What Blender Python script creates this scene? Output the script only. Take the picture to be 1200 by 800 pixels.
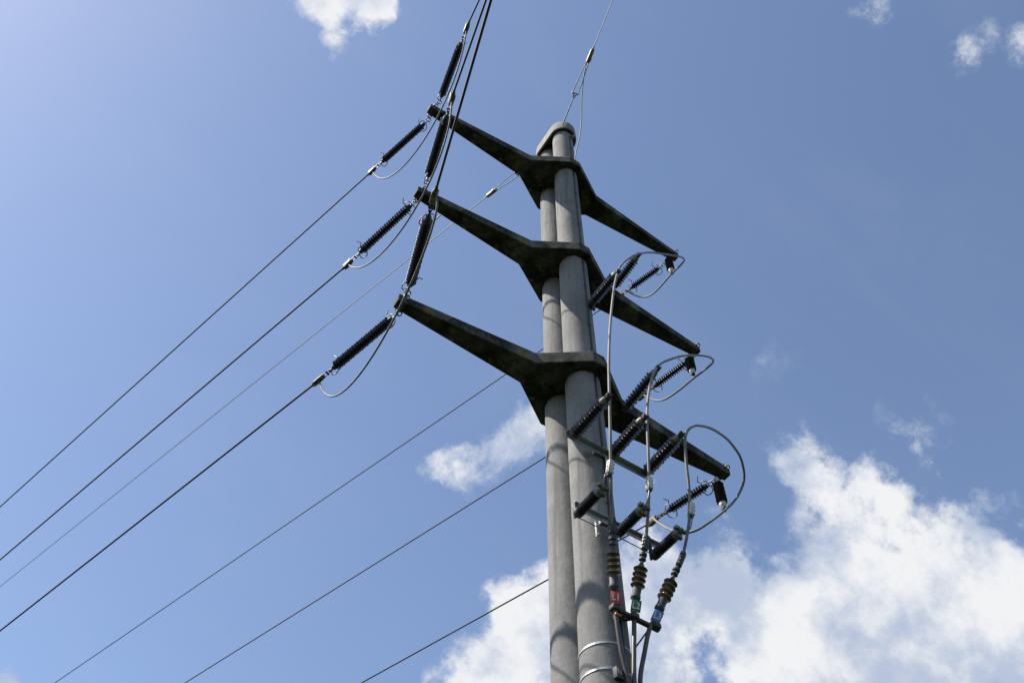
import bpy, bmesh, math, random
from mathutils import Vector, Matrix, Quaternion
random.seed(7)
R = math.radians
sc = bpy.context.scene
for o in list(bpy.data.objects):
    bpy.data.objects.remove(o, do_unlink=True)
COL = sc.collection

# ------------------------------------------------------------------ camera
cd = bpy.data.cameras.new('camera')
cam = bpy.data.objects.new('camera', cd)
COL.objects.link(cam)
PIT, ROLL, YAW = 0.9655, 0.0206, -0.5529
fw = Vector((-math.sin(YAW) * math.cos(PIT), math.cos(YAW) * math.cos(PIT), math.sin(PIT)))
rt = Vector((math.cos(YAW), math.sin(YAW), 0))
up = rt.cross(fw)
r2 = rt * math.cos(ROLL) + up * math.sin(ROLL)
u2 = up * math.cos(ROLL) - rt * math.sin(ROLL)
cam.matrix_world = Matrix(((r2.x, u2.x, -fw.x, -4.0442), (r2.y, u2.y, -fw.y, -5.2312), (r2.z, u2.z, -fw.z, 1.6), (0, 0, 0, 1)))
cd.sensor_width = 36
cd.lens = 1105.88 / 1200 * 36
cd.clip_start = 0.05
cd.clip_end = 20000
sc.camera = cam

# ------------------------------------------------------------------ light
SUN_AZ, SUN_EL = 155.5, 52.8          # azimuth counted from +X towards +Y
sd = bpy.data.lights.new('sun', 'SUN')
sd.energy = 5.0
sd.angle = R(0.53)
sd.color = (1.0, 0.95, 0.87)
sun = bpy.data.objects.new('sun', sd)
COL.objects.link(sun)
sv = Vector((math.cos(R(SUN_EL)) * math.cos(R(SUN_AZ)), math.cos(R(SUN_EL)) * math.sin(R(SUN_AZ)), math.sin(R(SUN_EL))))
sun.rotation_euler = sv.to_track_quat('Z', 'Y').to_euler()
sun.location = sv * 50

CLOUDS = [(-0.0309,0.3211,0.9465,0.0243,0.50),(-0.0101,0.3268,0.9450,0.0246,0.44),(0.0144,0.2966,0.9549,0.0246,0.70),(0.0265,0.3109,0.9501,0.0182,0.40),(0.0004,0.3420,0.9397,0.0198,0.40),(-0.0456,0.3260,0.9443,0.0193,0.34),(-0.0204,0.2818,0.9593,0.0485,0.75),(-0.0004,0.3123,0.9500,0.0147,-0.30),(0.3592,0.5305,0.7678,0.0269,0.70),(0.3433,0.5555,0.7573,0.0251,0.50),(0.3301,0.5812,0.7438,0.0285,0.48),(0.3069,0.6028,0.7365,0.0267,0.40),(0.2868,0.6159,0.7338,0.0177,0.35),(0.3241,0.6077,0.7251,0.0213,0.40),(0.3625,0.5158,0.7763,0.0251,0.45),(0.4318,0.6710,0.6027,0.0456,1.00),(0.4359,0.6377,0.6351,0.0440,1.00),(0.4054,0.7007,0.5870,0.0428,0.85),(0.4002,0.6546,0.6414,0.0273,0.45),(0.4597,0.6669,0.5864,0.0572,1.10),(0.3817,0.7244,0.5741,0.0294,0.60),(0.4763,0.6125,0.6308,0.0586,0.90),(0.5012,0.6374,0.5852,0.0649,1.00),(0.5660,0.3838,0.7296,0.0235,0.62),(0.5729,0.4015,0.7145,0.0184,0.40),(0.5916,0.3809,0.7106,0.0265,0.68),(0.6235,0.3785,0.6841,0.0339,0.80),(0.6414,0.3509,0.6822,0.0286,0.80),(0.6577,0.3584,0.6626,0.0252,0.60),(0.6284,0.4105,0.6608,0.0441,0.85),(0.6560,0.3929,0.6444,0.0431,0.80),(0.6348,0.4465,0.6306,0.0476,0.70),(0.7060,0.3425,0.6200,0.0410,1.00),(0.7224,0.3335,0.6057,0.0330,0.80),(0.7102,0.2956,0.6389,0.0267,0.38),(0.6985,0.2975,0.6508,0.0166,0.20),(0.7464,0.3289,0.5786,0.0426,0.80),(0.6949,0.4096,0.5911,0.0562,1.00),(0.6595,0.4637,0.5916,0.0615,1.00),(0.6133,0.5040,0.6082,0.0596,1.00),(0.7384,0.3838,0.5545,0.0638,1.10),(0.6995,0.4525,0.5531,0.0732,1.20),(0.6451,0.5182,0.5614,0.0537,0.90),(0.5770,0.5026,0.6437,0.0493,0.55),(0.5432,0.5090,0.6678,0.0462,0.42),(0.5290,0.5514,0.6451,0.0501,0.75),(0.5534,0.5779,0.5998,0.0407,0.60),(0.5631,0.4777,0.6744,0.0335,0.30),(0.5010,0.5453,0.6720,0.0341,0.50),(0.6129,0.5374,0.5793,0.0317,0.30),(0.7728,0.3638,0.5201,0.0476,0.90),(0.5816,0.5483,0.6010,0.0243,-0.05),(0.5861,0.5621,0.5836,0.0400,0.18),(0.6065,0.4660,0.6443,0.0245,-0.50),(0.6610,0.4260,0.6177,0.0266,-0.28),(0.5984,0.5603,0.5728,0.0396,-0.15),(0.5157,0.4953,0.6991,0.0343,-0.20),(0.5815,0.4449,0.6811,0.0332,-0.25),(0.5638,0.5288,0.6344,0.0248,-0.10),(0.6450,0.2894,0.7073,0.0345,0.29),(0.6635,0.2911,0.6893,0.0233,0.22),(0.6792,0.3123,0.6642,0.0261,0.24),(0.5238,0.3268,0.7866,0.0289,0.15),(0.5168,0.3611,0.7762,0.0308,0.11),(0.4820,0.4000,0.7795,0.0262,0.10),(0.4819,0.4400,0.7577,0.0349,0.16),(0.4792,0.4846,0.7318,0.0435,0.20),(0.4027,0.0276,0.9149,0.0242,0.34),(0.4154,0.0250,0.9093,0.0136,0.10),(0.4942,0.0106,0.8693,0.0161,0.25),(0.4987,-0.0081,0.8668,0.0245,0.24),(0.5185,-0.0253,0.8547,0.0169,0.34),(0.0097,0.8607,0.5090,0.0168,1.20),(0.8008,0.2465,0.5459,0.1007,1.00),(0.8168,0.3585,0.4520,0.0976,1.20),(-0.2221,0.2259,0.9485,0.1063,0.90),(0.6544,0.5954,0.4661,0.0850,1.00),(-0.2675,0.7625,0.5891,0.1277,0.80),(0.2577,-0.1188,0.9589,0.1071,0.70),]

world = bpy.data.worlds.new('World')
sc.world = world
world.use_nodes = True
nt = world.node_tree
nt.nodes.clear()
def N(t, **k):
    n = nt.nodes.new(t)
    for a, b in k.items(): setattr(n, a, b)
    return n
def lk(a, b): nt.links.new(a, b)
def wmath(op, a, b=None, c=None, clamp=False):
    n = N('ShaderNodeMath', operation=op); n.use_clamp = clamp
    for i, v in enumerate((a, b, c)):
        if v is None: continue
        if isinstance(v, (int, float)): n.inputs[i].default_value = v
        else: lk(v, n.inputs[i])
    return n.outputs[0]
wout = N('ShaderNodeOutputWorld'); bg = N('ShaderNodeBackground')
bg.inputs['Strength'].default_value = 0.10
lk(bg.outputs[0], wout.inputs['Surface'])
sky = N('ShaderNodeTexSky')
sky.sky_type = 'NISHITA'
sky.sun_disc = False
sky.sun_elevation = R(SUN_EL)
sky.sun_rotation = R(90 - SUN_AZ)
sky.altitude = 400
sky.air_density = 1.0
sky.dust_density = 0.55
sky.ozone_density = 2.0
tc = N('ShaderNodeTexCoord')
def wnoise(vec, scale, detail, rough, dist=0.0, lac=2.0):
    n = N('ShaderNodeTexNoise'); n.inputs['Scale'].default_value = scale
    n.inputs['Detail'].default_value = detail; n.inputs['Roughness'].default_value = rough
    n.inputs['Distortion'].default_value = dist; n.inputs['Lacunarity'].default_value = lac
    lk(vec, n.inputs['Vector']); return n
# warp the view direction so that the cloud masses get ragged outlines
wn = wnoise(tc.outputs['Generated'], 14, 4, 0.55)
sub = N('ShaderNodeVectorMath', operation='SUBTRACT'); lk(wn.outputs['Color'], sub.inputs[0]); sub.inputs[1].default_value = (.5, .5, .5)
scl = N('ShaderNodeVectorMath', operation='SCALE'); lk(sub.outputs[0], scl.inputs[0]); scl.inputs['Scale'].default_value = 0.055
add = N('ShaderNodeVectorMath', operation='ADD'); lk(tc.outputs['Generated'], add.inputs[0]); lk(scl.outputs[0], add.inputs[1])
nrm = N('ShaderNodeVectorMath', operation='NORMALIZE'); lk(add.outputs[0], nrm.inputs[0])
acc = None
for x, y, z, ang, s in CLOUDS:
    d = N('ShaderNodeVectorMath', operation='DOT_PRODUCT'); lk(nrm.outputs[0], d.inputs[0]); d.inputs[1].default_value = (x, y, z)
    m = N('ShaderNodeMapRange'); m.interpolation_type = 'LINEAR'; m.clamp = True
    lk(d.outputs['Value'], m.inputs['Value'])
    m.inputs['From Min'].default_value = math.cos(ang * 1.25); m.inputs['From Max'].default_value = 1.0
    m.inputs['To Min'].default_value = 0.0; m.inputs['To Max'].default_value = s
    acc = m.outputs[0] if acc is None else wmath('ADD', acc, m.outputs[0])
acc = wmath('MINIMUM', acc, 1.22)
n1 = wnoise(tc.outputs['Generated'], 15, 12, 0.62, 0.0)
n2 = wnoise(tc.outputs['Generated'], 55, 10, 0.70, 0.15)
nn = wmath('ADD', wmath('MULTIPLY', wmath('SUBTRACT', n1.outputs['Fac'], 0.5), 2.6), wmath('MULTIPLY', wmath('SUBTRACT', n2.outputs['Fac'], 0.5), 1.6))
# the noise only acts where a cloud stands
gate = wmath('MULTIPLY', acc, 3.2, clamp=True)
dens = wmath('ADD', acc, wmath('MULTIPLY', nn, gate))
al = N('ShaderNodeMapRange'); al.interpolation_type = 'SMOOTHSTEP'; al.clamp = True
lk(dens, al.inputs['Value']); al.inputs['From Min'].default_value = 0.08; al.inputs['From Max'].default_value = 1.10
# a very thin uneven veil of high haze over the whole sky
vm = N('ShaderNodeMapping'); vm.inputs['Rotation'].default_value = (.4, .3, 1.1); vm.inputs['Scale'].default_value = (1, 3.2, 1.4); lk(tc.outputs['Generated'], vm.inputs['Vector'])
vn = wnoise(vm.outputs[0], 2.6, 7, 0.6, 0.4)
veil = N('ShaderNodeMapRange'); veil.clamp = True; veil.interpolation_type = 'SMOOTHSTEP'; lk(vn.outputs['Fac'], veil.inputs['Value'])
veil.inputs['From Min'].default_value = 0.38; veil.inputs['From Max'].default_value = 0.80; veil.inputs['To Max'].default_value = 0.035
alpha = wmath('MAXIMUM', wmath('MULTIPLY', al.outputs[0], 0.985), veil.outputs[0])
# cloud body: white tops with soft grey-blue hollows
n3 = wnoise(tc.outputs['Generated'], 10, 9, 0.58, 0.0)
sh = N('ShaderNodeMapRange'); sh.clamp = True; sh.interpolation_type = 'SMOOTHSTEP'
lk(n3.outputs['Fac'], sh.inputs['Value']); sh.inputs['From Min'].default_value = 0.38; sh.inputs['From Max'].default_value = 0.59
cm = N('ShaderNodeMix', data_type='RGBA'); lk(sh.outputs[0], cm.inputs['Factor'])
cm.inputs['A'].default_value = (2.75, 3.2, 4.1, 1); cm.inputs['B'].default_value = (5.15, 5.2, 5.3, 1)
tint = N('ShaderNodeMix', data_type='RGBA', blend_type='MULTIPLY'); tint.inputs['Factor'].default_value = 1
lk(sky.outputs[0], tint.inputs['A']); tint.inputs['B'].default_value = (1.25, 1.16, 1.11, 1)
mx = N('ShaderNodeMix', data_type='RGBA'); lk(alpha, mx.inputs['Factor']); lk(tint.outputs['Result'], mx.inputs['A']); lk(cm.outputs['Result'], mx.inputs['B'])
lk(mx.outputs['Result'], bg.inputs['Color'])

sc.view_settings.view_transform = 'Standard'
sc.view_settings.look = 'None'
sc.view_settings.gamma = 1
sc.view_settings.exposure = 0.8
sc.view_settings.use_curve_mapping = False

# ------------------------------------------------------------------ materials
def mat(name, col, rough=0.6, metal=0.0, spec=0.5, var=None, bump=None, scale=8.0, stretch=(1, 1, 1)):
    """var = (second colour, low, high) mixed in by noise; bump = (scale, strength, distance)"""
    m = bpy.data.materials.new(name); m.use_nodes = True
    t = m.node_tree; b = t.nodes['Principled BSDF']
    b.inputs['Base Color'].default_value = (*col, 1); b.inputs['Roughness'].default_value = rough
    b.inputs['Metallic'].default_value = metal; b.inputs['Specular IOR Level'].default_value = spec
    tcn = t.nodes.new('ShaderNodeTexCoord'); mp = t.nodes.new('ShaderNodeMapping'); mp.inputs['Scale'].default_value = stretch
    t.links.new(tcn.outputs['Object'], mp.inputs['Vector'])
    if var:
        n = t.nodes.new('ShaderNodeTexNoise'); n.inputs['Scale'].default_value = scale; n.inputs['Detail'].default_value = 8; n.inputs['Roughness'].default_value = .65
        t.links.new(mp.outputs[0], n.inputs['Vector'])
        r = t.nodes.new('ShaderNodeMapRange'); r.interpolation_type = 'SMOOTHSTEP'
        r.inputs['From Min'].default_value = var[1]; r.inputs['From Max'].default_value = var[2]
        t.links.new(n.outputs['Fac'], r.inputs['Value'])
        x = t.nodes.new('ShaderNodeMix'); x.data_type = 'RGBA'
        x.inputs['A'].default_value = (*col, 1); x.inputs['B'].default_value = (*var[0], 1)
        t.links.new(r.outputs[0], x.inputs['Factor']); t.links.new(x.outputs['Result'], b.inputs['Base Color'])
    if bump:
        n = t.nodes.new('ShaderNodeTexNoise'); n.inputs['Scale'].default_value = bump[0]; n.inputs['Detail'].default_value = 6
        t.links.new(mp.outputs[0], n.inputs['Vector'])
        bp = t.nodes.new('ShaderNodeBump'); bp.inputs['Strength'].default_value = bump[1]; bp.inputs['Distance'].default_value = bump[2]
        t.links.new(n.outputs['Fac'], bp.inputs['Height']); t.links.new(bp.outputs[0], b.inputs['Normal'])
    return m

def layered_concrete(name, base, light, dark, darkrange, lichen=None, streak=True):
    m = bpy.data.materials.new(name); m.use_nodes = True
    t = m.node_tree; b = t.nodes['Principled BSDF']
    b.inputs['Roughness'].default_value = .92; b.inputs['Specular IOR Level'].default_value = .25
    L = t.links.new
    tcn = t.nodes.new('ShaderNodeTexCoord')
    def noise(scale, detail, stretch=(1, 1, 1), rough=.6):
        mp = t.nodes.new('ShaderNodeMapping'); mp.inputs['Scale'].default_value = stretch; L(tcn.outputs['Object'], mp.inputs['Vector'])
        n = t.nodes.new('ShaderNodeTexNoise'); n.inputs['Scale'].default_value = scale; n.inputs['Detail'].default_value = detail; n.inputs['Roughness'].default_value = rough
        L(mp.outputs[0], n.inputs['Vector']); return n.outputs['Fac']
    def rng(v, a, c, hi=1.0):
        r = t.nodes.new('ShaderNodeMapRange'); r.interpolation_type = 'SMOOTHSTEP'; L(v, r.inputs['Value'])
        r.inputs['From Min'].default_value = a; r.inputs['From Max'].default_value = c; r.inputs['To Max'].default_value = hi; return r.outputs[0]
    def mix(f, a, c):
        x = t.nodes.new('ShaderNodeMix'); x.data_type = 'RGBA'; L(f, x.inputs['Factor'])
        for s, v in (('A', a), ('B', c)):
            if isinstance(v, tuple): x.inputs[s].default_value = (*v, 1)
            else: L(v, x.inputs[s])
        return x.outputs['Result']
    c = mix(rng(noise(3.0, 8), .35, .65), base, light)
    if streak:
        c = mix(rng(noise(11.0, 7, (1, 1, .06)), .48, .70, .75), c, dark)
    c = mix(rng(noise(2.2, 9, (1, 1, .5), .7), *darkrange), c, dark)
    c = mix(rng(noise(90.0, 4), .62, .74, .55), c, tuple(v * .45 for v in base))
    c = mix(rng(noise(140.0, 3), .64, .76, .5), c, tuple(min(1, v * 1.7) for v in light))
    # air holes and small chips
    vo = t.nodes.new('ShaderNodeTexVoronoi'); vo.inputs['Scale'].default_value = 17; vo.inputs['Randomness'].default_value = 1; L(tcn.outputs['Object'], vo.inputs['Vector'])
    sp = t.nodes.new('ShaderNodeMapRange'); L(vo.outputs['Distance'], sp.inputs['Value'])
    sp.inputs['From Min'].default_value = .10; sp.inputs['From Max'].default_value = .14; sp.inputs['To Min'].default_value = .75; sp.inputs['To Max'].default_value = 0.0
    gt = t.nodes.new('ShaderNodeMath'); gt.operation = 'MULTIPLY'; L(sp.outputs[0], gt.inputs[0]); L(rng(noise(5.0, 3), .45, .55), gt.inputs[1])
    c = mix(gt.outputs[0], c, tuple(v * .35 for v in base))
    c = mix(rng(noise(38.0, 7, (1, 1, .35), .7), .42, .70, .5), c, tuple(v * .72 for v in base))
    if lichen:
        for sc_, col_, lo, hi in lichen:
            c = mix(rng(noise(sc_, 9, (1, 1, 1), .72), lo, hi), c, col_)
    L(c, b.inputs['Base Color'])
    bp = t.nodes.new('ShaderNodeBump'); bp.inputs['Strength'].default_value = .45; bp.inputs['Distance'].default_value = .004
    L(noise(120.0, 5), bp.inputs['Height'])
    bp2 = t.nodes.new('ShaderNodeBump'); bp2.inputs['Strength'].default_value = .35; bp2.inputs['Distance'].default_value = .02
    L(noise(7.0, 4), bp2.inputs['Height']); L(bp.outputs[0], bp2.inputs['Normal']); L(bp2.outputs[0], b.inputs['Normal'])
    return m

M = {}
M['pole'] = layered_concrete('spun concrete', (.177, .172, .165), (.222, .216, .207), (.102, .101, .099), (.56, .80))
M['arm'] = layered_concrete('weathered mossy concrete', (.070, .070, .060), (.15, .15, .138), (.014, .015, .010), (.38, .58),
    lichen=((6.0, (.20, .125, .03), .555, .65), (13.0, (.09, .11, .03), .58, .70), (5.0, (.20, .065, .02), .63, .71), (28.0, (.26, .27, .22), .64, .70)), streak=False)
M['cap'] = layered_concrete('cap concrete', (.20, .195, .17), (.26, .25, .22), (.07, .072, .055), (.52, .74), lichen=((11.0, (.16, .13, .05), .64, .72),))
M['steel'] = mat('galvanised steel', (.30, .305, .31), .55, .55, var=((.17, .175, .18), .4, .65), scale=20, bump=(60, .2, .002))
M['darksteel'] = mat('weathered steel', (.045, .048, .052), .65, .15, .35, var=((.09, .088, .08), .45, .7), scale=25, bump=(60, .3, .002))
M['bandsteel'] = mat('stainless band', (.50, .50, .48), .4, .5, var=((.35, .35, .34), .4, .6), scale=30)
M['bracket'] = mat('painted grey bracket', (.34, .37, .38), .6, .1, var=((.22, .25, .26), .45, .7), scale=12)
M['porcelain'] = mat('dark brown porcelain', (.020, .012, .010), .36, 0, .5, var=((.018, .012, .014), .4, .6), scale=14)
M['blackins'] = mat('blue black glazed porcelain', (.010, .010, .016), .42, 0, .4, var=((.025, .02, .02), .4, .6), scale=14)
M['blackrub'] = mat('black silicone', (.013, .012, .013), .42, 0, .45, var=((.03, .026, .022), .5, .75), scale=18)
M['olive'] = mat('olive brown resin', (.13, .085, .04), .38, 0, .5, var=((.07, .05, .03), .4, .65), scale=16)
M['brass'] = mat('tarnished olive clamp', (.13, .12, .045), .6, .1, var=((.05, .052, .022), .42, .62), scale=30, bump=(50, .3, .002))
M['brasslight'] = mat('yellowed bronze clamp', (.30, .25, .11), .6, .15, var=((.15, .13, .06), .42, .62), scale=30)
M['wire'] = mat('weathered aluminium conductor', (.045, .045, .048), .7, 0, .25, var=((.03, .03, .03), .4, .6), scale=40)
M['wirelight'] = mat('light stranded wire', (.24, .24, .225), .6, .1, .35, var=((.17, .17, .16), .4, .6), scale=40)
M['lead'] = mat('light grey insulated lead', (.20, .187, .17), .65, 0, .3, var=((.14, .132, .12), .4, .7), scale=5)
M['jumper'] = mat('grey stranded jumper', (.17, .165, .155), .65, .1, .3, var=((.10, .10, .095), .4, .65), scale=14)
M['cable'] = mat('grey brown cable sheath', (.085, .068, .058), .42, 0, .45, var=((.05, .045, .042), .4, .65), scale=9)
M['red'] = mat('red plastic tag', (.47, .045, .03), .5, 0, .4, var=((.27, .05, .04), .45, .7), scale=34)
M['green'] = mat('green plastic tag', (.015, .14, .045), .5, 0, .4, var=((.03, .08, .04), .45, .7), scale=34)
M['blue'] = mat('blue plastic tag', (.055, .16, .45), .5, 0, .4, var=((.10, .17, .30), .45, .7), scale=34)
M['white'] = mat('white lettering', (.62, .62, .58), .6, var=((.40, .40, .36), .5, .75), scale=25)
M['copper'] = mat('orange copper strap', (.62, .22, .06), .4, .5, var=((.3, .12, .05), .45, .7), scale=25)
M['whitebox'] = mat('off white clamp cover', (.52, .51, .46), .5, 0, .4, var=((.33, .32, .28), .5, .7), scale=22)
M['headgrey'] = mat('dull arrester head', (.20, .19, .16), .55, .2, var=((.08, .078, .07), .42, .62), scale=26)
M['grass'] = mat('meadow grass', (.014, .022, .008), .95, 0, .1, var=((.022, .028, .010), .4, .65), scale=.6, bump=(30, .6, .05))

# ------------------------------------------------------------------ mesh helpers
def V(p): return Vector(p)
class MB:
    def __init__(s): s.v = []; s.f = []; s.sm = []
    def add(s, vs, fs, smooth=True, T=None):
        o = len(s.v)
        s.v += [tuple(T @ V(p)) if T else tuple(p) for p in vs]
        s.f += [tuple(i + o for i in f) for f in fs]; s.sm += [smooth] * len(fs)
        return s
    def lathe(s, prof, seg=20, T=None, smooth=True, axis='X'):
        """prof = [(s, r)] along the local X axis; closed at both ends"""
        vs = []; fs = []
        for a, r in prof:
            for k in range(seg):
                t = 2 * math.pi * k / seg; c, q = r * math.cos(t), r * math.sin(t)
                vs.append((a, c, q) if axis == 'X' else (c, q, a))
        for i in range(len(prof) - 1):
            for k in range(seg):
                a, b = i * seg + k, i * seg + (k + 1) % seg
                fs.append((a, b, b + seg, a + seg) if axis != 'X' else (a, a + seg, b + seg, b))
        fs.append(tuple(range(seg))[::-1] if axis != 'X' else tuple(range(seg)))
        e = (len(prof) - 1) * seg
        fs.append(tuple(range(e, e + seg)) if axis != 'X' else tuple(range(e, e + seg))[::-1])
        return s.add(vs, fs, smooth, T)
    def tube(s, pts, r, seg=10, T=None, closed=False):
        pts = [V(p) for p in pts]; n = len(pts)
        tg = []
        for i in range(n):
            a = pts[(i - 1) % n] if (closed or i) else pts[0]; b = pts[(i + 1) % n] if (closed or i < n - 1) else pts[-1]
            tg.append((b - a).normalized())
        u = tg[0].orthogonal().normalized(); vs = []; fs = []
        for i in range(n):
            u = (u - tg[i] * u.dot(tg[i])).normalized(); w = tg[i].cross(u)
            rr = r[i] if isinstance(r, (list, tuple)) else r
            for k in range(seg):
                t = 2 * math.pi * k / seg; vs.append(pts[i] + (u * math.cos(t) + w * math.sin(t)) * rr)
        m = n if closed else n - 1
        for i in range(m):
            j = (i + 1) % n
            for k in range(seg):
                a, b = i * seg + k, i * seg + (k + 1) % seg; c, d = j * seg + (k + 1) % seg, j * seg + k
                fs.append((a, b, c, d))
        if not closed:
            fs.append(tuple(range(seg))[::-1]); fs.append(tuple(range((n - 1) * seg, n * seg)))
        return s.add(vs, fs, True, T)
    def box(s, c, d, T=None, bev=0.0):
        x, y, z = (q / 2 for q in d); cx, cy, cz = c; bm = bmesh.new()
        vs = [bm.verts.new((cx + i * x, cy + j * y, cz + k * z)) for i in (-1, 1) for j in (-1, 1) for k in (-1, 1)]
        for f in ((0, 1, 3, 2), (4, 6, 7, 5), (0, 4, 5, 1), (2, 3, 7, 6), (0, 2, 6, 4), (1, 5, 7, 3)): bm.faces.new([vs[i] for i in f])
        if bev: bmesh.ops.bevel(bm, geom=bm.edges[:], offset=bev, segments=2, affect='EDGES', profile=.5)
        bm.verts.index_update()
        s.add([v.co[:] for v in bm.verts], [[v.index for v in f.verts] for f in bm.faces], False, T); bm.free(); return s
    def bar(s, a, b, w, h, upv=(0, 0, 1), bev=0.0):
        a, b = V(a), V(b); return s.box((0, 0, 0), ((b - a).length, w, h), frame((a + b) / 2, b - a, upv), bev)
    def ring(s, c, n, R_, r, seg=20, arc=360, start=0, ref=None, rs=8):
        n = V(n).normalized(); a = (V(ref) - n * V(ref).dot(n)).normalized() if ref is not None else n.orthogonal().normalized(); b = n.cross(a)
        full = arc >= 360; k = seg if full else seg + 1
        pts = [V(c) + (a * math.cos(R(start + arc * i / seg)) + b * math.sin(R(start + arc * i / seg))) * R_ for i in range(k)]
        return s.tube(pts, r, rs, closed=full)
    def build(s, name, m, parent=None, loc=None):
        me = bpy.data.meshes.new(name); me.from_pydata(s.v, [], s.f); me.update()
        me.polygons.foreach_set('use_smooth', s.sm)
        bm = bmesh.new(); bm.from_mesh(me); bmesh.ops.recalc_face_normals(bm, faces=bm.faces); bm.to_mesh(me); bm.free()
        me.materials.append(m); me.set_sharp_from_angle(angle=R(58))
        o = bpy.data.objects.new(name, me); COL.objects.link(o)
        if parent: o.parent = parent
        if loc: o.location = loc
        return o
def frame(o, x, upv=(0, 0, 1)):
    x = V(x).normalized(); y = V(upv).cross(x)
    if y.length < 1e-4: y = V((0, 1, 0)).cross(x)
    y.normalize(); z = x.cross(y)
    return Matrix(((x.x, y.x, z.x, o[0]), (x.y, y.y, z.y, o[1]), (x.z, y.z, z.z, o[2]), (0, 0, 0, 1)))
def tag(o, label=None, cat=None, group=None, kind=None):
    for k, v in (('label', label), ('category', cat), ('group', group), ('kind', kind)):
        if v: o[k] = v
    return o
def empty(name, T, label, cat, group=None):
    e = bpy.data.objects.new(name, None); COL.objects.link(e); e.empty_display_size = .2
    e.matrix_world = T if isinstance(T, Matrix) else Matrix.Translation(T)
    return tag(e, label, cat, group)
def spline(pts, n=10):
    """centripetal-like Catmull-Rom through the points"""
    P = [V(p) for p in pts]; P = [P[0] * 2 - P[1]] + P + [P[-1] * 2 - P[-2]]; out = []
    for i in range(1, len(P) - 2):
        a, b, c, d = P[i - 1:i + 3]
        t0 = 0; t1 = (b - a).length ** .5; t2 = t1 + (c - b).length ** .5; t3 = t2 + (d - c).length ** .5
        for k in range(n):
            t = t1 + (t2 - t1) * k / n
            A1 = a * ((t1 - t) / (t1 - t0)) + b * ((t - t0) / (t1 - t0)); A2 = b * ((t2 - t) / (t2 - t1)) + c * ((t - t1) / (t2 - t1)); A3 = c * ((t3 - t) / (t3 - t2)) + d * ((t - t2) / (t3 - t2))
            B1 = A1 * ((t2 - t) / (t2 - t0)) + A2 * ((t - t0) / (t2 - t0)); B2 = A2 * ((t3 - t) / (t3 - t1)) + A3 * ((t - t1) / (t3 - t1))
            out.append(B1 * ((t2 - t) / (t2 - t1)) + B2 * ((t - t1) / (t2 - t1)))
    out.append(P[-2]); return out
def smooth_path(pts, it=2, n=10):
    P = [V(p) for p in pts]
    for _ in range(it):
        P = [P[0]] + [P[i] * .5 + (P[i - 1] + P[i + 1]) * .25 for i in range(1, len(P) - 1)] + [P[-1]]
    return spline(P, n)
def bez(a, b, c, d, n=40):
    a, b, c, d = map(V, (a, b, c, d))
    return [a * (1 - t) ** 3 + b * 3 * t * (1 - t) ** 2 + c * 3 * t * t * (1 - t) + d * t ** 3 for t in (i / n for i in range(n + 1))]
def copy_tree(o, parent=None):
    c = o.copy(); COL.objects.link(c)
    if parent: c.parent = parent
    for ch in list(o.children): copy_tree(ch, c)
    return c

# ------------------------------------------------------------------ ground
g = MB(); n = 24
def gh(x, y):
    d = math.hypot(x, y); return -0.0 if d < 25 else .6 * math.sin(x * .013) * math.cos(y * .011) * min(1, (d - 25) / 80)
co = [0, 3, 8, 16, 30, 55, 90, 150, 260, 500, 1000, 2500, 6000]; co = [-c for c in co[:0:-1]] + co
vs = [(x, y, gh(x, y)) for y in co for x in co]; m_ = len(co)
g.add(vs, [(j * m_ + i, j * m_ + i + 1, (j + 1) * m_ + i + 1, (j + 1) * m_ + i) for j in range(m_ - 1) for i in range(m_ - 1)])
tag(g.build('ground', M['grass']), kind='structure')

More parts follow.
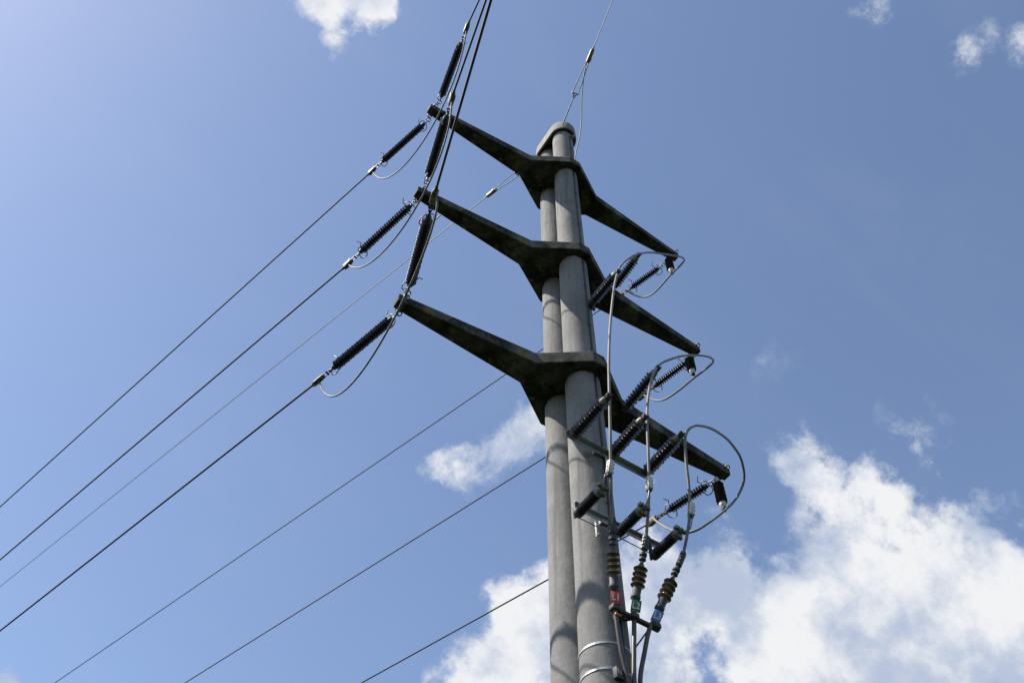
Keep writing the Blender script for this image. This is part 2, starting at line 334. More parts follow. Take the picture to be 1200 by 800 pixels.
# ------------------------------------------------------------------ the mast
mast = empty('power_mast', V((0, 0, 0)), 'tall grey twin column concrete power line mast with three tapering dark cross arms', 'pylon')
def prad(z): return .2 - .0035 * (z - 9.6)
PP = .2016
for sgn in (-1, 1):
    b = MB(); k = 34
    b.lathe([(17.16 * i / k, prad(17.16 * i / k)) for i in range(k + 1)], 72, axis='Z')
    b.build('pole', M['pole'], mast, (0, sgn * PP, 0))
ARMS = [(15.446, 2.404, .645, .16, .085, .483, .19), (12.634, 2.321, .640, .158, .077, .487, .192), (10.041, 2.276, .600, .165, .075, .538, .193)]
arm_objs = []
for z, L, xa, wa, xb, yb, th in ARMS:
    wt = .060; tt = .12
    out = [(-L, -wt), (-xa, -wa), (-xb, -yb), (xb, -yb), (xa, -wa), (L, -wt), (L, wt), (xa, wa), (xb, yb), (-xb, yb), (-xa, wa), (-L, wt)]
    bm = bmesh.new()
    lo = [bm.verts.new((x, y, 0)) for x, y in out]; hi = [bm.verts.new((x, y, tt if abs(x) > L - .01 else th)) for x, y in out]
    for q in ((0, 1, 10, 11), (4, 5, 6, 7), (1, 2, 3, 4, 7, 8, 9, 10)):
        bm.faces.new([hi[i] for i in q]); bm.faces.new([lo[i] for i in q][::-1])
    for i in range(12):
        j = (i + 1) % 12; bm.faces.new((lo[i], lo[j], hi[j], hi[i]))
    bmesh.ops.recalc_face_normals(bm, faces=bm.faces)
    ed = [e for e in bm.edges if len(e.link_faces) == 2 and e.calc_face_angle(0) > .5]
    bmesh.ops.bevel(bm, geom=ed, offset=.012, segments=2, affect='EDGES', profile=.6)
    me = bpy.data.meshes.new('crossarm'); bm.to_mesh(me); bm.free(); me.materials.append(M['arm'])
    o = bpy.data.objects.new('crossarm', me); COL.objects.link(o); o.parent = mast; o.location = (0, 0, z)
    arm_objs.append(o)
    for s in (-1, 1):        # steel strap with bolts and eyes at each arm end
        b = MB()
        b.box((s * (L - .075), 0, tt / 2), (.05, 2 * wt + .022, tt + .02), bev=.004)
        b.build('end_strap', M['darksteel'], o)
        for yy in (-1, 1):
            b = MB(); b.ring((s * (L - .075), yy * (wt + .035), tt / 2), (0, 0, 1), .028, .009, 14); b.build('eye', M['steel'], o)
            b = MB(); b.lathe([(tt + .004, .014), (tt + .04, .014)], 6, Matrix.Translation((s * (L - .075), yy * .03, 0)), axis='Z'); b.build('bolt', M['darksteel'], o)
            b = MB(); b.lathe([(tt - .004, .012), (tt + .035, .012)], 6, Matrix.Translation((s * (L - .24), yy * .03, .004)), axis='Z'); b.build('bolt', M['darksteel'], o)
# mortar collars, broken and mossy, where the columns pass through the arms
for (z, L, xa, wa, xb, yb, th), o in zip(ARMS, arm_objs):
    for sgn in (-1, 1):
        b = MB(); rr = prad(z); vs = []; fs = []; sg = 60
        for k in range(sg):
            t = 2 * math.pi * k / sg; w_ = .012 + .022 * random.random() ** 2; h_ = .006 + .03 * random.random() ** 3
            c_, s_ = math.cos(t), math.sin(t)
            for r_, zz in ((rr - .004, .006), (rr + w_, .006), (rr + w_ * .7, -h_), (rr - .004, -h_)): vs.append((r_ * c_, r_ * s_, zz))
        for k in range(sg):
            for q in range(4):
                a = k * 4 + q; b2 = k * 4 + (q + 1) % 4; c2 = ((k + 1) % sg) * 4 + (q + 1) % 4; d2 = ((k + 1) % sg) * 4 + q
                fs.append((a, b2, c2, d2))
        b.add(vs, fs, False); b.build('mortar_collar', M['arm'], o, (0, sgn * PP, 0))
# oval cap over both columns
def capsule(Rr, n=28):
    p = [(Rr * math.cos(R(180 + 180 * i / n)), -PP + Rr * math.sin(R(180 + 180 * i / n))) for i in range(n + 1)]
    return p + [(Rr * math.cos(R(180 * i / n)), PP + Rr * math.sin(R(180 * i / n))) for i in range(n + 1)]
b = MB(); levels = [(17.19, .188), (17.0, .200), (16.978, .204), (16.978, .236), (17.262, .232), (17.28, .220)]
vs = []; fs = []
for z, rr in levels: vs += [(x, y, z) for x, y in capsule(rr)]
nn_ = len(capsule(1))
for i in range(len(levels) - 1):
    for k in range(nn_):
        fs.append((i * nn_ + k, i * nn_ + (k + 1) % nn_, (i + 1) * nn_ + (k + 1) % nn_, (i + 1) * nn_ + k))
fs.append(tuple(range((len(levels) - 1) * nn_, len(levels) * nn_))); fs.append(tuple(range(nn_))[::-1])
b.add(vs, fs, True); b.build('cap', M['cap'], mast)
# earth bolt under the cap
b = MB(); ce = V((.05, -.385, 0))
b.box((.075, -.375, 16.86), (.05, .05, .06), bev=.004); b.ring((.075, -.41, 16.83), (1, 0, .2), .03, .008, 14)
b.lathe([(-.05, .012), (.05, .012)], 8, frame((.075, -.39, 16.79), (0, 1, 0)))
b.build('earth_lug', M['steel'], mast)
# earthing strip running down the near column
def onpole(azd, z, off=0.0, sgn=-1):
    r_ = prad(z) + off; return V((r_ * math.cos(R(azd)), sgn * PP + r_ * math.sin(R(azd)), z))
b = MB(); az = -84
b.tube([onpole(az, z, .008) for z in [16.8, 15.7, 14, 12.9, 11.5, 10.3, 9, 7.5, 6, 4.5, 3, 1.5, 0]], .011, 8)
b.build('earth_conductor', M['blackrub'], mast)
for z in (16.3, 14.6, 13.6, 11.9, 11.0, 9.4, 8.0, 5.6, 4.4, 3, 1.6):
    b = MB(); b.box((0, 0, 0), (.05, .012, .022), frame(onpole(az, z, .008), (-math.sin(R(az)), math.cos(R(az)), 0)), .003); b.build('conductor_clip', M['darksteel'], mast)
# steel bands round the near column
for z in (6.40, 6.16):
    b = MB(); rr = prad(z); vs = []; fs = []; sg = 72
    for k in range(sg):
        t = 2 * math.pi * k / sg
        for r_, zz in ((rr - .002, -.009), (rr + .006, -.009), (rr + .006, .009), (rr - .002, .009)): vs.append((r_ * math.cos(t), r_ * math.sin(t), zz))
    for k in range(sg):
        for q in range(4): fs.append((k * 4 + q, k * 4 + (q + 1) % 4, ((k + 1) % sg) * 4 + (q + 1) % 4, ((k + 1) % sg) * 4 + q))
    b.add(vs, fs, True); b.build('steel_band', M['bandsteel'], mast, (0, -PP, z))
# small grey junction plate beside the cables
b = MB(); b.box((0, 0, 0), (.075, .05, .10), frame((-.06, -.425, 6.10), (1, .12, 0)), .006)
jb = b.build('junction_box', M['darksteel'], mast)
b = MB(); b.box((0, 0, 0), (.045, .006, .055), frame((-.064, -.452, 6.105), (1, .12, 0)), .002); b.build('box_lid', M['headgrey'], jb)

# brackets of the mast
def angle_bar(name, a, b_, w=.05, t=.006, m='bracket'):
    a, b_ = V(a), V(b_); q = MB()
    q.bar(a, b_, t, w); q.bar(a + V((0, -w / 2, w / 2 - .001)), b_ + V((0, -w / 2, w / 2 - .001)), w, t)
    return q.build(name, M[m], mast)
BARZ = 8.67
br = angle_bar('post_bracket', (-.44, -.425, BARZ), (.545, -.425, BARZ - .03), .055)
b = MB(); b.box((-.05, -.41, BARZ), (.10, .05, .09), bev=.004); b.build('bracket_clamp', M['steel'], br); b = MB(); b.box((.10, -.40, BARZ), (.10, .06, .07), bev=.004); b.build('bracket_clamp', M['steel'], br)
LOWZ = 7.72
br = angle_bar('arrester_bracket', (-.40, -.42, LOWZ), (.56, -.42, LOWZ - .01), .045)
b = MB(); b.box((-.05, -.41, LOWZ), (.09, .05, .09), bev=.004); b.build('bracket_clamp', M['steel'], br)
for zz, x_ in ((8.53, .035), (7.55, -.165)):   # vertical flats hanging from the brackets, sunlit brightness put into their off-white colour
    b = MB(); b.box((x_, -.44, zz), (.022, .02, .20), bev=.003); b.lathe([(-.02, .012), (.02, .012)], 6, frame((x_, -.45, zz - .08), (0, 1, 0))); b.build('bracket_flat', M['whitebox'], mast)
b = MB(); b.tube([(-.37, -.47, 7.54), (.0, -.475, 7.535), (.46, -.47, 7.52)], .0055, 6); b.build('earth_rod', M['steel'], mast)
b = MB(); b.bar((-.13, -.5, 6.655), (.35, -.5, 6.635), .04, .03, bev=.004)
for x_ in (-.105, .087, .31): b.box((x_, -.51, 6.65), (.075, .07, .05), bev=.010)
b.bar((-.02, -.38, 6.65), (-.02, -.5, 6.65), .06, .05, bev=.004); b.bar((.14, -.50, 6.68), (.02, -.36, 6.68), .03, .03, bev=.003)
cb = b.build('cable_bracket', M['darksteel'], mast)
b = MB(); b.box((-.085, -.52, 6.585), (.06, .02, .016), bev=.003); b.build('copper_strap', M['copper'], cb)
b = MB(); b.box((.07, -.40, 11.50), (.09, .07, .10), bev=.005); b.lathe([(-.05, .018), (.05, .018)], 8, Matrix.Translation((.1, -.42, 11.43)), axis='Z'); b.build('post_socket', M['darksteel'], mast)

# ------------------------------------------------------------------ insulators
def shed_profile(a, b_, n, rc, rs, droop=.3):
    """core with n sheds between a and b"""
    p = [(a, rc)]; st = (b_ - a) / n
    for i in range(n):
        s = a + st * i
        R_ = rs if not isinstance(rs, (list, tuple)) else rs[i % len(rs)]
        p += [(s + st * .18, rc), (s + st * .42, R_ - .004), (s + st * .50, R_), (s + st * .58, R_ - .002), (s + st * .70, rc + .006), (s + st * .86, rc)]
    return p + [(b_, rc)]
def horn(b, s, sgn, dirn, rad, side):
    """one arcing horn: an S hook or an open ring, standing off the axis at s and curling over the sheds"""
    u = V((0, math.cos(dirn), math.sin(dirn)))
    X_ = V((1, 0, 0))
    if side:   # S-hook
        q = [(-.01, .0), (-.02, .035), (.01, .07), (.055, .075), (.075, .10), (.055, .13), (.035, .155)]
    else:      # ring
        q = [(-.01, .0), (-.035, .04), (-.02, .085), (.03, .105), (.075, .09), (.085, .05)]
    b.tube(spline([X_ * (s + sgn * a) + u * r_ for a, r_ in q], 6), rad, 7)
def make_string(i0, i1, nsh, label):
    root = empty('strain_insulator', Matrix.Identity(4), label, 'insulator')
    b = MB(); b.lathe(shed_profile(i0 + .04, i1 - .04, nsh, .027, [.060, .057]), 22); rod = b.build('shed_rod', M['blackins'], root)
    for s, e in ((i0, 1), (i1, -1)):
        b = MB(); b.lathe([(s - e * .005, .018), (s, .03), (s + e * .035, .034), (s + e * .05, .030)] if e > 0 else [(s - .05, .030), (s - .035, .034), (s, .03), (s + .005, .018)], 16)
        b.build('end_cap', M['darksteel'], rod)
    b = MB(); b.ring((.035, 0, 0), (0, 0, 1), .032, .008, 18); b.ring((.085, 0, 0), (0, 1, 0), .030, .008, 18)
    b.bar((.10, 0, 0), (i0 + .01, 0, 0), .022, .03, bev=.003); b.build('shackle', M['steel'], root)
    for s, e in ((i0, 1), (i1, -1)):
        for sg, side in ((0, 1), (180, 0)):
            b = MB(); horn(b, s, e, R(55 + sg), .0068, side); b.build('arcing_horn', M['steel'], root)
    b = MB(); b.bar((i1 - .005, 0, 0), (i1 + .07, 0, 0), .02, .034, bev=.003); b.lathe([(-.028, .011), (.028, .011)], 8, frame((i1 + .045, 0, 0), (0, 0, 1)))
    b.lathe([(-.028, .011), (.028, .011)], 8, frame((i1 + .105, 0, 0), (0, 1, 0))); b.bar((i1 + .06, .012, 0), (i1 + .20, .022, 0), .007, .026); b.bar((i1 + .06, -.012, 0), (i1 + .20, -.022, 0), .007, .026)
    b.build('clevis_link', M['darksteel'], root)
    # wedge dead-end clamp
    b = MB(); b.box((i1 + .255, 0, -.002), (.15, .058, .078), bev=.012); b.box((i1 + .20, 0, .026), (.05, .054, .03), bev=.006); b.box((i1 + .28, 0, -.03), (.05, .056, .03), bev=.006)
    b.lathe([(i1 + .31, .026), (i1 + .37, .017)], 12); cl = b.build('wedge_clamp', M['brass'], root)
    for q in (.215, .26, .30):
        b = MB(); b.lathe([(-.045, .008), (.045, .008)], 6, frame((i1 + q, 0, 0), (0, .25, 1))); b.build('clamp_bolt', M['darksteel'], cl)
    return root
def place(o, loc, d, roll=0.0):
    o.matrix_world = frame(loc, d) @ Matrix.Rotation(roll, 4, 'X')
STR = [
 ('L0f', (-2.316, -.164, 15.50), (-.194, -.949, -.249), 'black strain insulator on the top left arm end, running to the wire overhead'),
 ('L1f', (-2.271, -.185, 12.69), (-.250, -.932, -.261), 'black strain insulator on the middle left arm end, rising to the overhead wire'),
 ('L2f', (-2.222, -.154, 10.10), (-.280, -.937, -.211), 'black strain insulator on the lowest left arm end, rising steeply past the middle arm'),
 ('L0b', (-2.310, .107, 15.50), (-.241, .965, .090), 'highest black strain insulator sloping down to the left off the top arm'),
 ('L1b', (-2.254, .046, 12.69), (-.242, .969, -.052), 'black strain insulator sloping down to the left off the middle arm'),
 ('L2b', (-2.177, .060, 10.10), (-.242, .970, .005), 'lowest black strain insulator sloping down left off the bottom arm, nearest the camera'),
]
protoL = make_string(.14, 1.11, 23, STR[0][3])
wdir = {}
PT = {}
for i, (k, loc, d, lab) in enumerate(STR):
    o = protoL if i == 0 else copy_tree(protoL)
    tag(o, lab, 'insulator', 'long strain insulators on the left arm ends')
    place(o, (loc[0], loc[1], loc[2] - .05), d, random.uniform(-.3, .3)); PT[k] = (V((loc[0], loc[1], loc[2] - .05)), V(d).normalized())
STRR = [
 ('R0b', (2.283, .176, 15.445), (-.241, .968, .040), 'short ribbed strain insulator below the top right arm end'),
 ('R1b', (2.330, .093, 12.690), (-.241, .966, -.065), 'short ribbed strain insulator at the middle right arm end, partly behind a post insulator'),
 ('R2b', (2.178, .102, 10.042), (-.242, .970, -.032), 'short ribbed strain insulator crossing behind a lead at the lowest right arm end'),
]
protoR = make_string(.13, .73, 14, STRR[0][3])
for i, (k, loc, d, lab) in enumerate(STRR):
    o = protoR if i == 0 else copy_tree(protoR)
    tag(o, lab, 'insulator', 'short strain insulators on the right arm ends')
    place(o, loc, d, random.uniform(-.3, .3)); PT[k] = (V(loc), V(d).normalized())

def make_post(L, label, cat='insulator', name='post_insulator', n=11, capm='headgrey'):
    root = empty(name, Matrix.Identity(4), label, cat)
    b = MB(); b.lathe(shed_profile(.045, L - .055, n, .034, [.068, .064]), 24); b.build('shed_body', M['porcelain'], root)
    b = MB(); b.lathe([(0, .036), (.01, .044), (.05, .044), (.058, .036)], 18); b.build('base_fitting', M['darksteel'], root)
    b = MB(); b.lathe([(L - .062, .036), (L - .055, .044), (L - .01, .040), (L + .008, .026), (L + .03, .018)], 18); b.build('head_fitting', M[capm], root)
    b = MB(); b.box((L + .035, 0, 0), (.035, .05, .05), bev=.005)
    for q in (-1, 1): b.lathe([(L + .01, .008), (L + .075, .008)], 6, Matrix.Translation((0, q * .022, 0)))
    b.box((L + .058, 0, 0), (.012, .06, .03), bev=.003); b.build('conductor_clamp', M['darksteel'], root)
    return root
POST = [
 ('A', (.08, -.43, 11.52), (0, -1, -.01), .50, 'ribbed post insulator leaning up right off the column, just under the middle arm'),
 ('B', (.735, -.165, 12.84), (0, -1, .10), .53, 'ribbed post insulator on the middle arm, carrying the topmost lead'),
 ('C', (.60, -.17, 10.02), (-.0, -1, .12), .60, 'ribbed post insulator rising off the lowest arm near the column'),
 ('D', (-.38, -.46, 8.655), (0, -1, -.01), .55, 'ribbed post insulator on the left end of the grey bracket, across the column'),
 ('E', (.08, -.46, 8.655), (0, -1, .05), .52, 'ribbed post insulator on the middle of the grey bracket'),
 ('F', (.495, -.46, 8.635), (0, -1, .04), .55, 'ribbed post insulator on the right end of the grey bracket'),
]
pp0 = None
for k, loc, d, L, lab in POST:
    if pp0 is None: pp0 = make_post(.55, lab); o = pp0
    else: o = copy_tree(pp0)
    o.matrix_world = frame(loc, d) @ Matrix.Diagonal((L / .55, 1, 1, 1)); tag(o, lab, 'insulator', 'post insulators carrying the three leads')
HANG = [((2.270, .067, 15.44), 15.44 - 14.95 - .07, 'short dark insulator hanging under the top right arm end'),
        ((2.245, .119, 12.63), .42 - .07, 'short dark insulator hanging under the middle right arm end'),
        ((2.205, .113, 10.035), .50 - .08, 'dark insulator hanging under the lowest right arm end, within the wide cable loop')]
hp0 = None
for loc, L, lab in HANG:
    if hp0 is None: hp0 = make_post(.42, lab, name='hanging_insulator', n=10, capm='whitebox'); o = hp0
    else: o = copy_tree(hp0)
    o.matrix_world = frame(loc, (.0, 0, -1)) @ Matrix.Diagonal((L / .42, 1, 1, 1)); tag(o, lab, 'insulator', 'insulators hanging under the right arm ends')

# surge arresters
def make_arrester(label):
    root = empty('surge_arrester', Matrix.Identity(4), label, 'surge arrester'); L = .37
    b = MB(); b.lathe(shed_profile(.05, L - .05, 16, .041, [.050, .048]), 24); b.build('housing', M['blackrub'], root)
    b = MB(); b.lathe([(-.015, .03), (0, .046), (.05, .050), (.06, .042)], 18); b.box((.01, .03, .035), (.05, .03, .04), bev=.004); b.build('foot', M['darksteel'], root)
    b = MB(); b.lathe([(L - .06, .044), (L - .055, .050), (L - .01, .048), (L, .036)], 18); b.box((L + .005, -.02, .035), (.045, .05, .035), bev=.005); b.build('head', M['headgrey'], root)
    b = MB(); b.lathe([(L - .01, .014), (L + .05, .014)], 8); b.box((L + .03, .025, -.01), (.03, .05, .03), bev=.004); b.box((L - .03, .03, -.03), (.03, .04, .03), bev=.004); b.build('terminal', M['brass'], root)
    return root
ARR = [((-.38, -.45, 7.60), (0, -1, -.02), 'dark surge arrester in front of the concrete column, left of the three'),
       ((.065, -.45, 7.60), (0, -1, .0), 'middle dark surge arrester beside the column edge'),
       ((.455, -.45, 7.53), (0, -1, .0), 'dark surge arrester clear of the column against the cloud')]
a0 = None
for loc, d, lab in ARR:
    if a0 is None: a0 = make_arrester(lab); o = a0
    else: o = copy_tree(a0)
    place(o, loc, d); tag(o, lab, 'surge arrester', 'surge arresters on the lower bracket')
# short arms holding the arresters to the lower bracket are part of the mast
for x_, zz in ((-.38, 7.60), (.065, 7.60), (.455, 7.53)):
    b = MB(); b.bar((x_ - .01, -.435, LOWZ + .01), (x_ - .01, -.435, zz - .03), .035, .02, upv=(1, 0, 0), bev=.003); b.build('arrester_holder', M['darksteel'], mast)

# ------------------------------------------------------------------ line conductors
def wire(name, pts, r, m, label, cat, group, seg=8):
    b = MB(); b.tube(pts, r, seg); return tag(b.build(name, m, None), label, cat, group)
BACK = {'L0b': ((-.2528, .9665, .0436), 1.47, 'top power line running from the highest left insulator to the left edge'),
        'L1b': ((-.2549, .9660, .0436), 1.47, 'second power line down on the left, from the middle left insulator'),
        'L2b': ((-.2551, .9659, .0436), 1.47, 'thickest left power line, from the lowest left insulator'),
        'R0b': ((-.2641, .9635, .0436), 1.09, 'power line passing under the lowest arm behind the columns'),
        'R1b': ((-.2586, .9650, .0436), 1.09, 'power line passing behind the columns, below the small cloud'),
        'R2b': ((-.2577, .9653, .0436), 1.09, 'lowest power line at the bottom, crossing the white cloud')}
for k, (d, s, lab) in BACK.items():
    P, q = PT[k]; E = P + q * s; d = V(d).normalized()
    pts = [P + q * (s - .16), E]
    for i in range(1, 25):
        t = 220 * (i / 24) ** 1.6; pts.append(E + d * t + V((0, 0, .00006 * t * t)))
    wire('power_line', pts, .0125 if k[0] == 'L' else .0105, M['wire'], lab, 'power line', 'power lines running off to the lower left')
FRONT = {'L0f': ((-.1257, -.9700, -.2079), 'overhead power line leaving the topmost left insulator, leftmost at the top edge'),
         'L1f': ((-.2164, -.9539, -.2079), 'overhead power line from the middle arm, second of three at the top edge'),
         'L2f': ((-.2690, -.9472, -.1736), 'overhead power line from the lowest arm, right of the three at the top edge')}
for k, (d, lab) in FRONT.items():
    P, q = PT[k]; E = P + q * 1.47; d = V(d).normalized(); pts = [P + q * 1.31, E]
    for i in range(1, 21):
        t = 60 * (i / 20) ** 1.5; pts.append(E + d * t + V((0, 0, .0014 * t * t)))
    wire('power_line', pts, .0125, M['wire'], lab, 'power line', 'power lines rising overhead')
# jumpers on the left
JL = [((-2.294, -.952, 13.669), (-2.296, 1.132, 14.154), 'slack jumper loop passing below the top left arm end'),
      ((-2.323, -1.153, 11.001), (-2.337, .891, 11.456), 'slack jumper loop passing below the middle left arm end'),
      ((-2.480, -1.752, 9.292), (-2.139, 1.112, 8.629), 'slack jumper loop passing below the lowest left arm end')]
for i, (b1, b2, lab) in enumerate(JL):
    Pf, qf = PT[f'L{i}f']; Pb, qb = PT[f'L{i}b']
    A = Pf + qf * 1.36; B = Pb + qb * 1.36
    wire('jumper_cable', bez(A, b1, b2, B, 60), .0105, M['jumper'], lab, 'cable', 'jumper loops under the left arm ends')

# earth wire (top of the mast)
def earth_set(A, d, l1, l2, label_a, label_w, far, sag, key, pitch=1):
    d = V(d).normalized(); T = frame(A, d)
    root = empty('earth_wire_clamp', T, label_a, 'clamp', 'clamps holding the earth wire')
    b = MB(); b.lathe([(-.03, .011), (l1 - .02, .010)], 8); b.ring((l1, 0, 0), (0, 0, 1), .022, .007, 14); b.build('eye_rod', M['wirelight'], root)
    b = MB(); b.lathe([(-.06, .010), (.06, .010)], 8, frame((l1 + .05, 0, 0), (0, 1, 0))); b.tube([(l1 + .05, -.05, 0), (l1 + .01, -.012, 0), (l1 - .005, 0, 0), (l1 + .01, .012, 0), (l1 + .05, .05, 0)], .008, 8); b.build('yoke', M['steel'], root)
    for s in (-1, 1):
        b = MB(); b.tube([(l1 + .05, s * .05, 0), (l1 + .25, s * .042, 0), (l2, s * .02, 0)], .008, 8); b.build('strand', M['wirelight'], root)
    b = MB(); b.box((l2 + .09, 0, 0), (.24, .062, .078), bev=.014); b.box((l2 + .03, .015, 0), (.06, .05, .06), bev=.006); b.lathe([(l2 + .18, .02), (l2 + .26, .012)], 10); c = b.build('wedge_clamp', M['brasslight'], root)
    b = MB(); b.box((l2 + .08, -.024, .012), (.16, .012, .02), bev=.003); b.build('clamp_strap', M['wirelight'], c)
    E = V(A) + d * (l2 + .24); pts = [E - d * .08]
    for i in range(1, 25):
        t = far * (i / 24) ** 1.6; pts.append(E + V(sag[0]).normalized() * t + V((0, 0, sag[1] * t * t)))
    wire('earth_wire', pts, .0088 if far > 100 else .0072, M['wirelight'], label_w, 'earth wire', None, 6)
    return E, root
earth_set((-.13, -.41, 17.10), (-.1585, -.918, .33), .50, 1.12, 'slender wedge clamp with two strands above the mast top, at the top of the picture', 'thin pale earth wire leaving the mast top towards the top edge', 60, ((-.166, -.934, .31), .0), 'f')
earth_set((-.16, .40, 17.10), (-.232, .93, .20), .42, 1.02, 'slender wedge clamp with two strands behind the top left arm', 'thin pale earth wire running down left between the power lines', 220, ((-.245, .965, .10), .0), 'b')

# ------------------------------------------------------------------ right-hand leads, from the strain clamps down to the cable ends
R0 = [(2.016, .93, 15.386), (2.152, .85, 15.205), (2.239, .75, 15.065), (2.277, .6, 15.005), (2.212, .3, 14.808), (2.24, .067, 14.93), (2.34, -.08, 15.042), (2.353, -.22, 15.046), (2.135, -.36, 14.742), (1.769, -.48, 14.24), (1.39, -.57, 13.818), (1.026, -.66, 13.38), (.734, -.75, 12.913)]
R0b = [(.734, -.75, 12.913), (.422, -.82, 12.393), (.199, -.9, 11.867), (.091, -.95, 11.548), (-.024, -.96, 11.092), (-.085, -.97, 10.652), (-.214, -1.0, 9.99), (-.305, -1.03, 9.338), (-.363, -1.04, 8.66), (-.347, -.97, 8.062), (-.327, -.9, 7.822), (-.234, -.75, 7.454), (-.199, -.68, 7.279)]
R1 = [(2.01, .98, 12.60), (2.047, .9, 12.40), (2.096, .75, 12.197), (2.075, .6, 12.03), (2.11, .35, 11.97), (2.244, .119, 12.17), (2.371, -.02, 12.284), (2.405, -.2, 12.29), (2.212, -.33, 12.088), (1.833, -.45, 11.717), (1.407, -.55, 11.292), (.938, -.68, 10.674), (.622, -.8, 10.18)]
R1b = [(.622, -.8, 10.18), (.49, -.85, 9.945), (.269, -.92, 9.302), (.13, -.98, 8.759), (.115, -.97, 8.355), (.124, -.88, 7.842), (.146, -.8, 7.621), (.144, -.72, 7.358)]
R2 = [(1.90, 1.0, 10.0), (1.90, .9, 9.80), (1.816, .6, 9.409), (1.80, .42, 9.20), (1.875, .32, 9.20), (1.99, .2, 9.30), (2.174, .113, 9.503), (2.361, .0, 9.722), (2.42, -.15, 9.94), (2.217, -.35, 9.981), (1.806, -.58, 9.833), (1.333, -.8, 9.531), (.872, -.98, 9.132), (.64, -1.07, 8.86), (.515, -1.06, 8.70)]
R2b = [(.515, -1.06, 8.70), (.529, -1.02, 8.445), (.587, -.92, 8.04), (.617, -.86, 7.831), (.583, -.78, 7.56), (.549, -.72, 7.366)]
GL = 'grey leads looping from the right arm ends down to the cable ends'
wire('jumper_lead', smooth_path(R0 + R0b[1:], 1), .0145, M['lead'], 'longest pale lead, looping off the top right arm end and hanging before the column', 'cable', GL, 10)
wire('jumper_lead', smooth_path(R1 + R1b[1:], 1), .0140, M['lead'], 'pale lead looping off the middle right arm end, middle of the three hanging leads', 'cable', GL, 10)
wire('jumper_lead', smooth_path(R2 + R2b[1:], 1), .0145, M['lead'], 'pale lead making the widest loop, round the lowest right arm end', 'cable', GL, 10)

# cable terminations
def make_term(label):
    """local X runs down the cable; 0 at the lead connector"""
    root = empty('cable_termination', Matrix.Identity(4), label, 'cable termination')
    b = MB(); b.box((.05, 0, 0), (.15, .055, .05), bev=.008); con = b.build('connector', M['darksteel'], root)
    for s in (.0, .035, .07, .105):
        b = MB(); b.lathe([(-.036, .011), (.036, .011)], 6, frame((s, 0, 0), (0, 1, .1))); b.build('connector_bolt', M['headgrey'], con)
    b = MB(); b.lathe([(.12, .014), (.15, .014), (.155, .032), (.18, .034), (.185, .018), (.195, .018), (.20, .030), (.225, .032), (.23, .014), (.25, .014), (.27, .022), (.30, .028)], 16); b.build('stud', M['darksteel'], root)
    b = MB(); b.lathe(shed_profile(.29, .50, 4, .034, [.062]), 28); b.build('sheds', M['olive'], root)
    b = MB(); b.lathe([(.495, .034), (.50, .038), (.57, .036), (.575, .042), (.60, .042), (.61, .026), (.72, .022)], 20); b.build('stress_cone', M['darksteel'], root)
    return root
TERM = [((-.213, -.715, 7.40), (-.108, -.515, 6.70), 'cable termination with stacked sheds above the red tag'),
        ((.144, -.725, 7.37), (.085, -.51, 6.70), 'cable termination with stacked sheds above the green tag'),
        ((.549, -.725, 7.38), (.30, -.51, 6.70), 'slanting cable termination with stacked sheds above the blue tag')]
t0 = None
for a, b_, lab in TERM:
    if t0 is None: t0 = make_term(lab); o = t0
    else: o = copy_tree(t0)
    a, b_ = V(a), V(b_); o.matrix_world = frame(a, b_ - a) @ Matrix.Diagonal(((b_ - a).length / .72, 1, 1, 1)); tag(o, lab, 'cable termination', 'cable terminations at the foot of the leads')
# parallel-groove connector boxes on the leads, each with a thin tail to its arrester
def make_box(label):
    root = empty('lead_connector', Matrix.Identity(4), label, 'clamp')
    b = MB(); b.box((0, 0, 0), (.13, .05, .055), bev=.008); bd = b.build('housing', M['whitebox'], root)
    for s in (-.04, 0, .04):
        b = MB(); b.lathe([(-.034, .010), (.034, .010)], 6, frame((s, .008, 0), (0, 1, 0))); b.build('housing_bolt', M['darksteel'], bd)
    b = MB(); b.box((.075, 0, 0), (.03, .045, .045), bev=.005); b.build('end_nut', M['darksteel'], bd)
    return root
BX = [((-.330, -.90, 7.83), (.03, .15, -.35), 'pale connector on the left hanging lead, beside the column'),
      ((.122, -.89, 7.90), (.01, .09, -.45), 'pale connector on the middle hanging lead'),
      ((.613, -.87, 7.86), (.0, .09, -.3), 'pale connector on the right hanging lead')]
b0 = None
for loc, d, lab in BX:
    if b0 is None: b0 = make_box(lab); o = b0
    else: o = copy_tree(b0)
    o.matrix_world = frame(loc, d, (0, -1, 0)); tag(o, lab, 'clamp', 'pale connectors on the hanging leads')
for a, m1, c, lab in (((-.37, -.84, 7.60), (-.40, -.90, 7.70), (-.345, -.89, 7.77), 'short thin tail joining the left arrester to its lead'),
                ((.075, -.84, 7.61), (.09, -.88, 7.69), (.115, -.885, 7.82), 'short thin tail joining the middle arrester to its lead'),
                ((.465, -.84, 7.54), (.56, -.86, 7.56), (.625, -.86, 7.79), 'short thin tail joining the right arrester to its lead')):
    wire('arrester_tail', bez(a, m1, m1, c, 16), .006, M['cable'], lab, 'cable', 'thin tails from the arresters', 6)

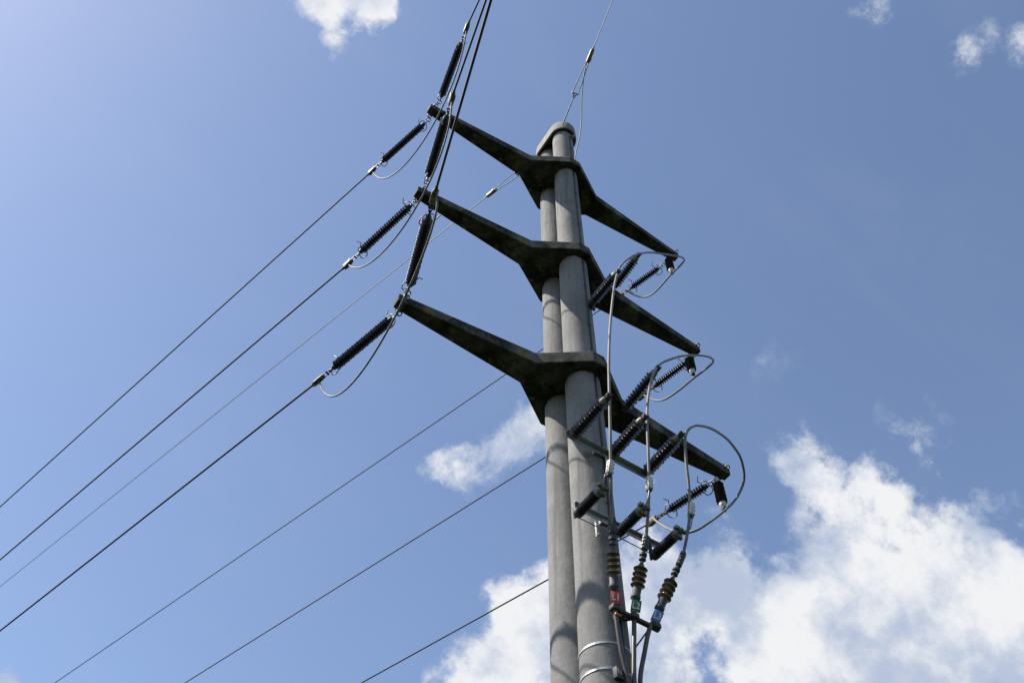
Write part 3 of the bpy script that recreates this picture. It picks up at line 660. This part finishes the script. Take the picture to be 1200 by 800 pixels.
# phase tags
def text_mesh(s, size, m):
    cu = bpy.data.curves.new('lettering', 'FONT'); cu.body = s; cu.size = size; cu.extrude = .0012; cu.align_x = 'CENTER'; cu.align_y = 'CENTER'; cu.offset = .0016
    t = bpy.data.objects.new('lettering', cu); COL.objects.link(t)
    dg = bpy.context.evaluated_depsgraph_get(); me = bpy.data.meshes.new_from_object(t.evaluated_get(dg)); bpy.data.objects.remove(t)
    me.name = 'lettering'; me.materials.clear(); me.materials.append(m)
    o = bpy.data.objects.new('lettering', me); COL.objects.link(o); return o
TG = [('L1', (-.118, -.555, 6.72), -4, 'red', 'red tag reading L1 by the column'), ('L2', (.085, -.555, 6.725), -12, 'green', 'green tag reading L2'), ('L3', (.302, -.555, 6.72), -27, 'blue', 'blue tag reading L3 at the outer end of the bracket')]
for s, loc, rollv, mm, lab in TG:
    # local X right, Y up, Z towards the viewer side
    zax = V((-.55, -.80, -.22)).normalized(); xax = V((0, 0, 1)).cross(zax).normalized(); yax = zax.cross(xax)
    T = Matrix(((xax.x, yax.x, zax.x, loc[0]), (xax.y, yax.y, zax.y, loc[1]), (xax.z, yax.z, zax.z, loc[2]), (0, 0, 0, 1))) @ Matrix.Rotation(R(rollv), 4, 'Z')
    root = empty('phase_tag', T, lab, 'tag', 'coloured phase tags')
    b = MB(); b.box((0, 0, 0), (.082, .108, .006), bev=.002); b.build('plate', M[mm], root)
    t = text_mesh(s, .080, M['white']); t.parent = root; t.location = (0, 0, .0045); t.scale = (.82, 1, 1)
    for yy in (.035, -.04):
        b = MB(); b.lathe([(-.05, .006), (.0, .006)], 6, axis='Z', T=Matrix.Translation((.0, yy, 0))); b.build('tag_pin', M['darksteel'], root)

# the three cables run down the column to the ground
CB = [([(-.105, -.51, 6.68), (-.092, -.5, 6.579), (-.054, -.475, 6.303), (.005, -.455, 6.03), (.03, -.45, 5.6), (.03, -.45, 4.5), (.03, -.46, 2), (.03, -.46, 0)], 'grey cable running down in front of the column below the red tag'),
      ([(.087, -.51, 6.70), (.096, -.5, 6.646), (.072, -.485, 6.348), (.055, -.465, 6.034), (.085, -.455, 5.6), (.085, -.455, 4.5), (.085, -.46, 2), (.085, -.46, 0)], 'grey cable running straight down below the green tag'),
      ([(.31, -.51, 6.72), (.25, -.505, 6.615), (.175, -.485, 6.35), (.112, -.465, 6.061), (.14, -.45, 5.6), (.14, -.44, 4.5), (.14, -.46, 2), (.14, -.46, 0)], 'grey cable slanting back to the column below the blue tag')]
for pts, lab in CB:
    wire('power_cable', spline(pts, 12), .0195, M['cable'], lab, 'cable', 'cables running down the column', 12)
wire('earth_tail', spline([(.285, -.49, 6.66), (.18, -.47, 6.50), (.10, -.45, 6.36), (.085, -.43, 6.2), (.09, -.42, 5.9), (.09, -.42, 4.5), (.09, -.42, 2), (.09, -.42, 0)], 10), .007, M['darksteel'], 'thin earth tail curving from the blue tag bracket behind the cables', 'cable', None, 6)
wire('earth_drop', smooth_path([(-.33, -1.50, 17.66), (-.27, -1.25, 17.35), (-.14, -.95, 17.05), (.02, -.75, 16.70), (.05, -.60, 16.30), (.02, -.47, 15.95), (.03, -.42, 15.66)], 1), .009, M['wirelight'], 'slack grey earth drop beside the mast top, ending on the top arm', 'cable', None, 8)
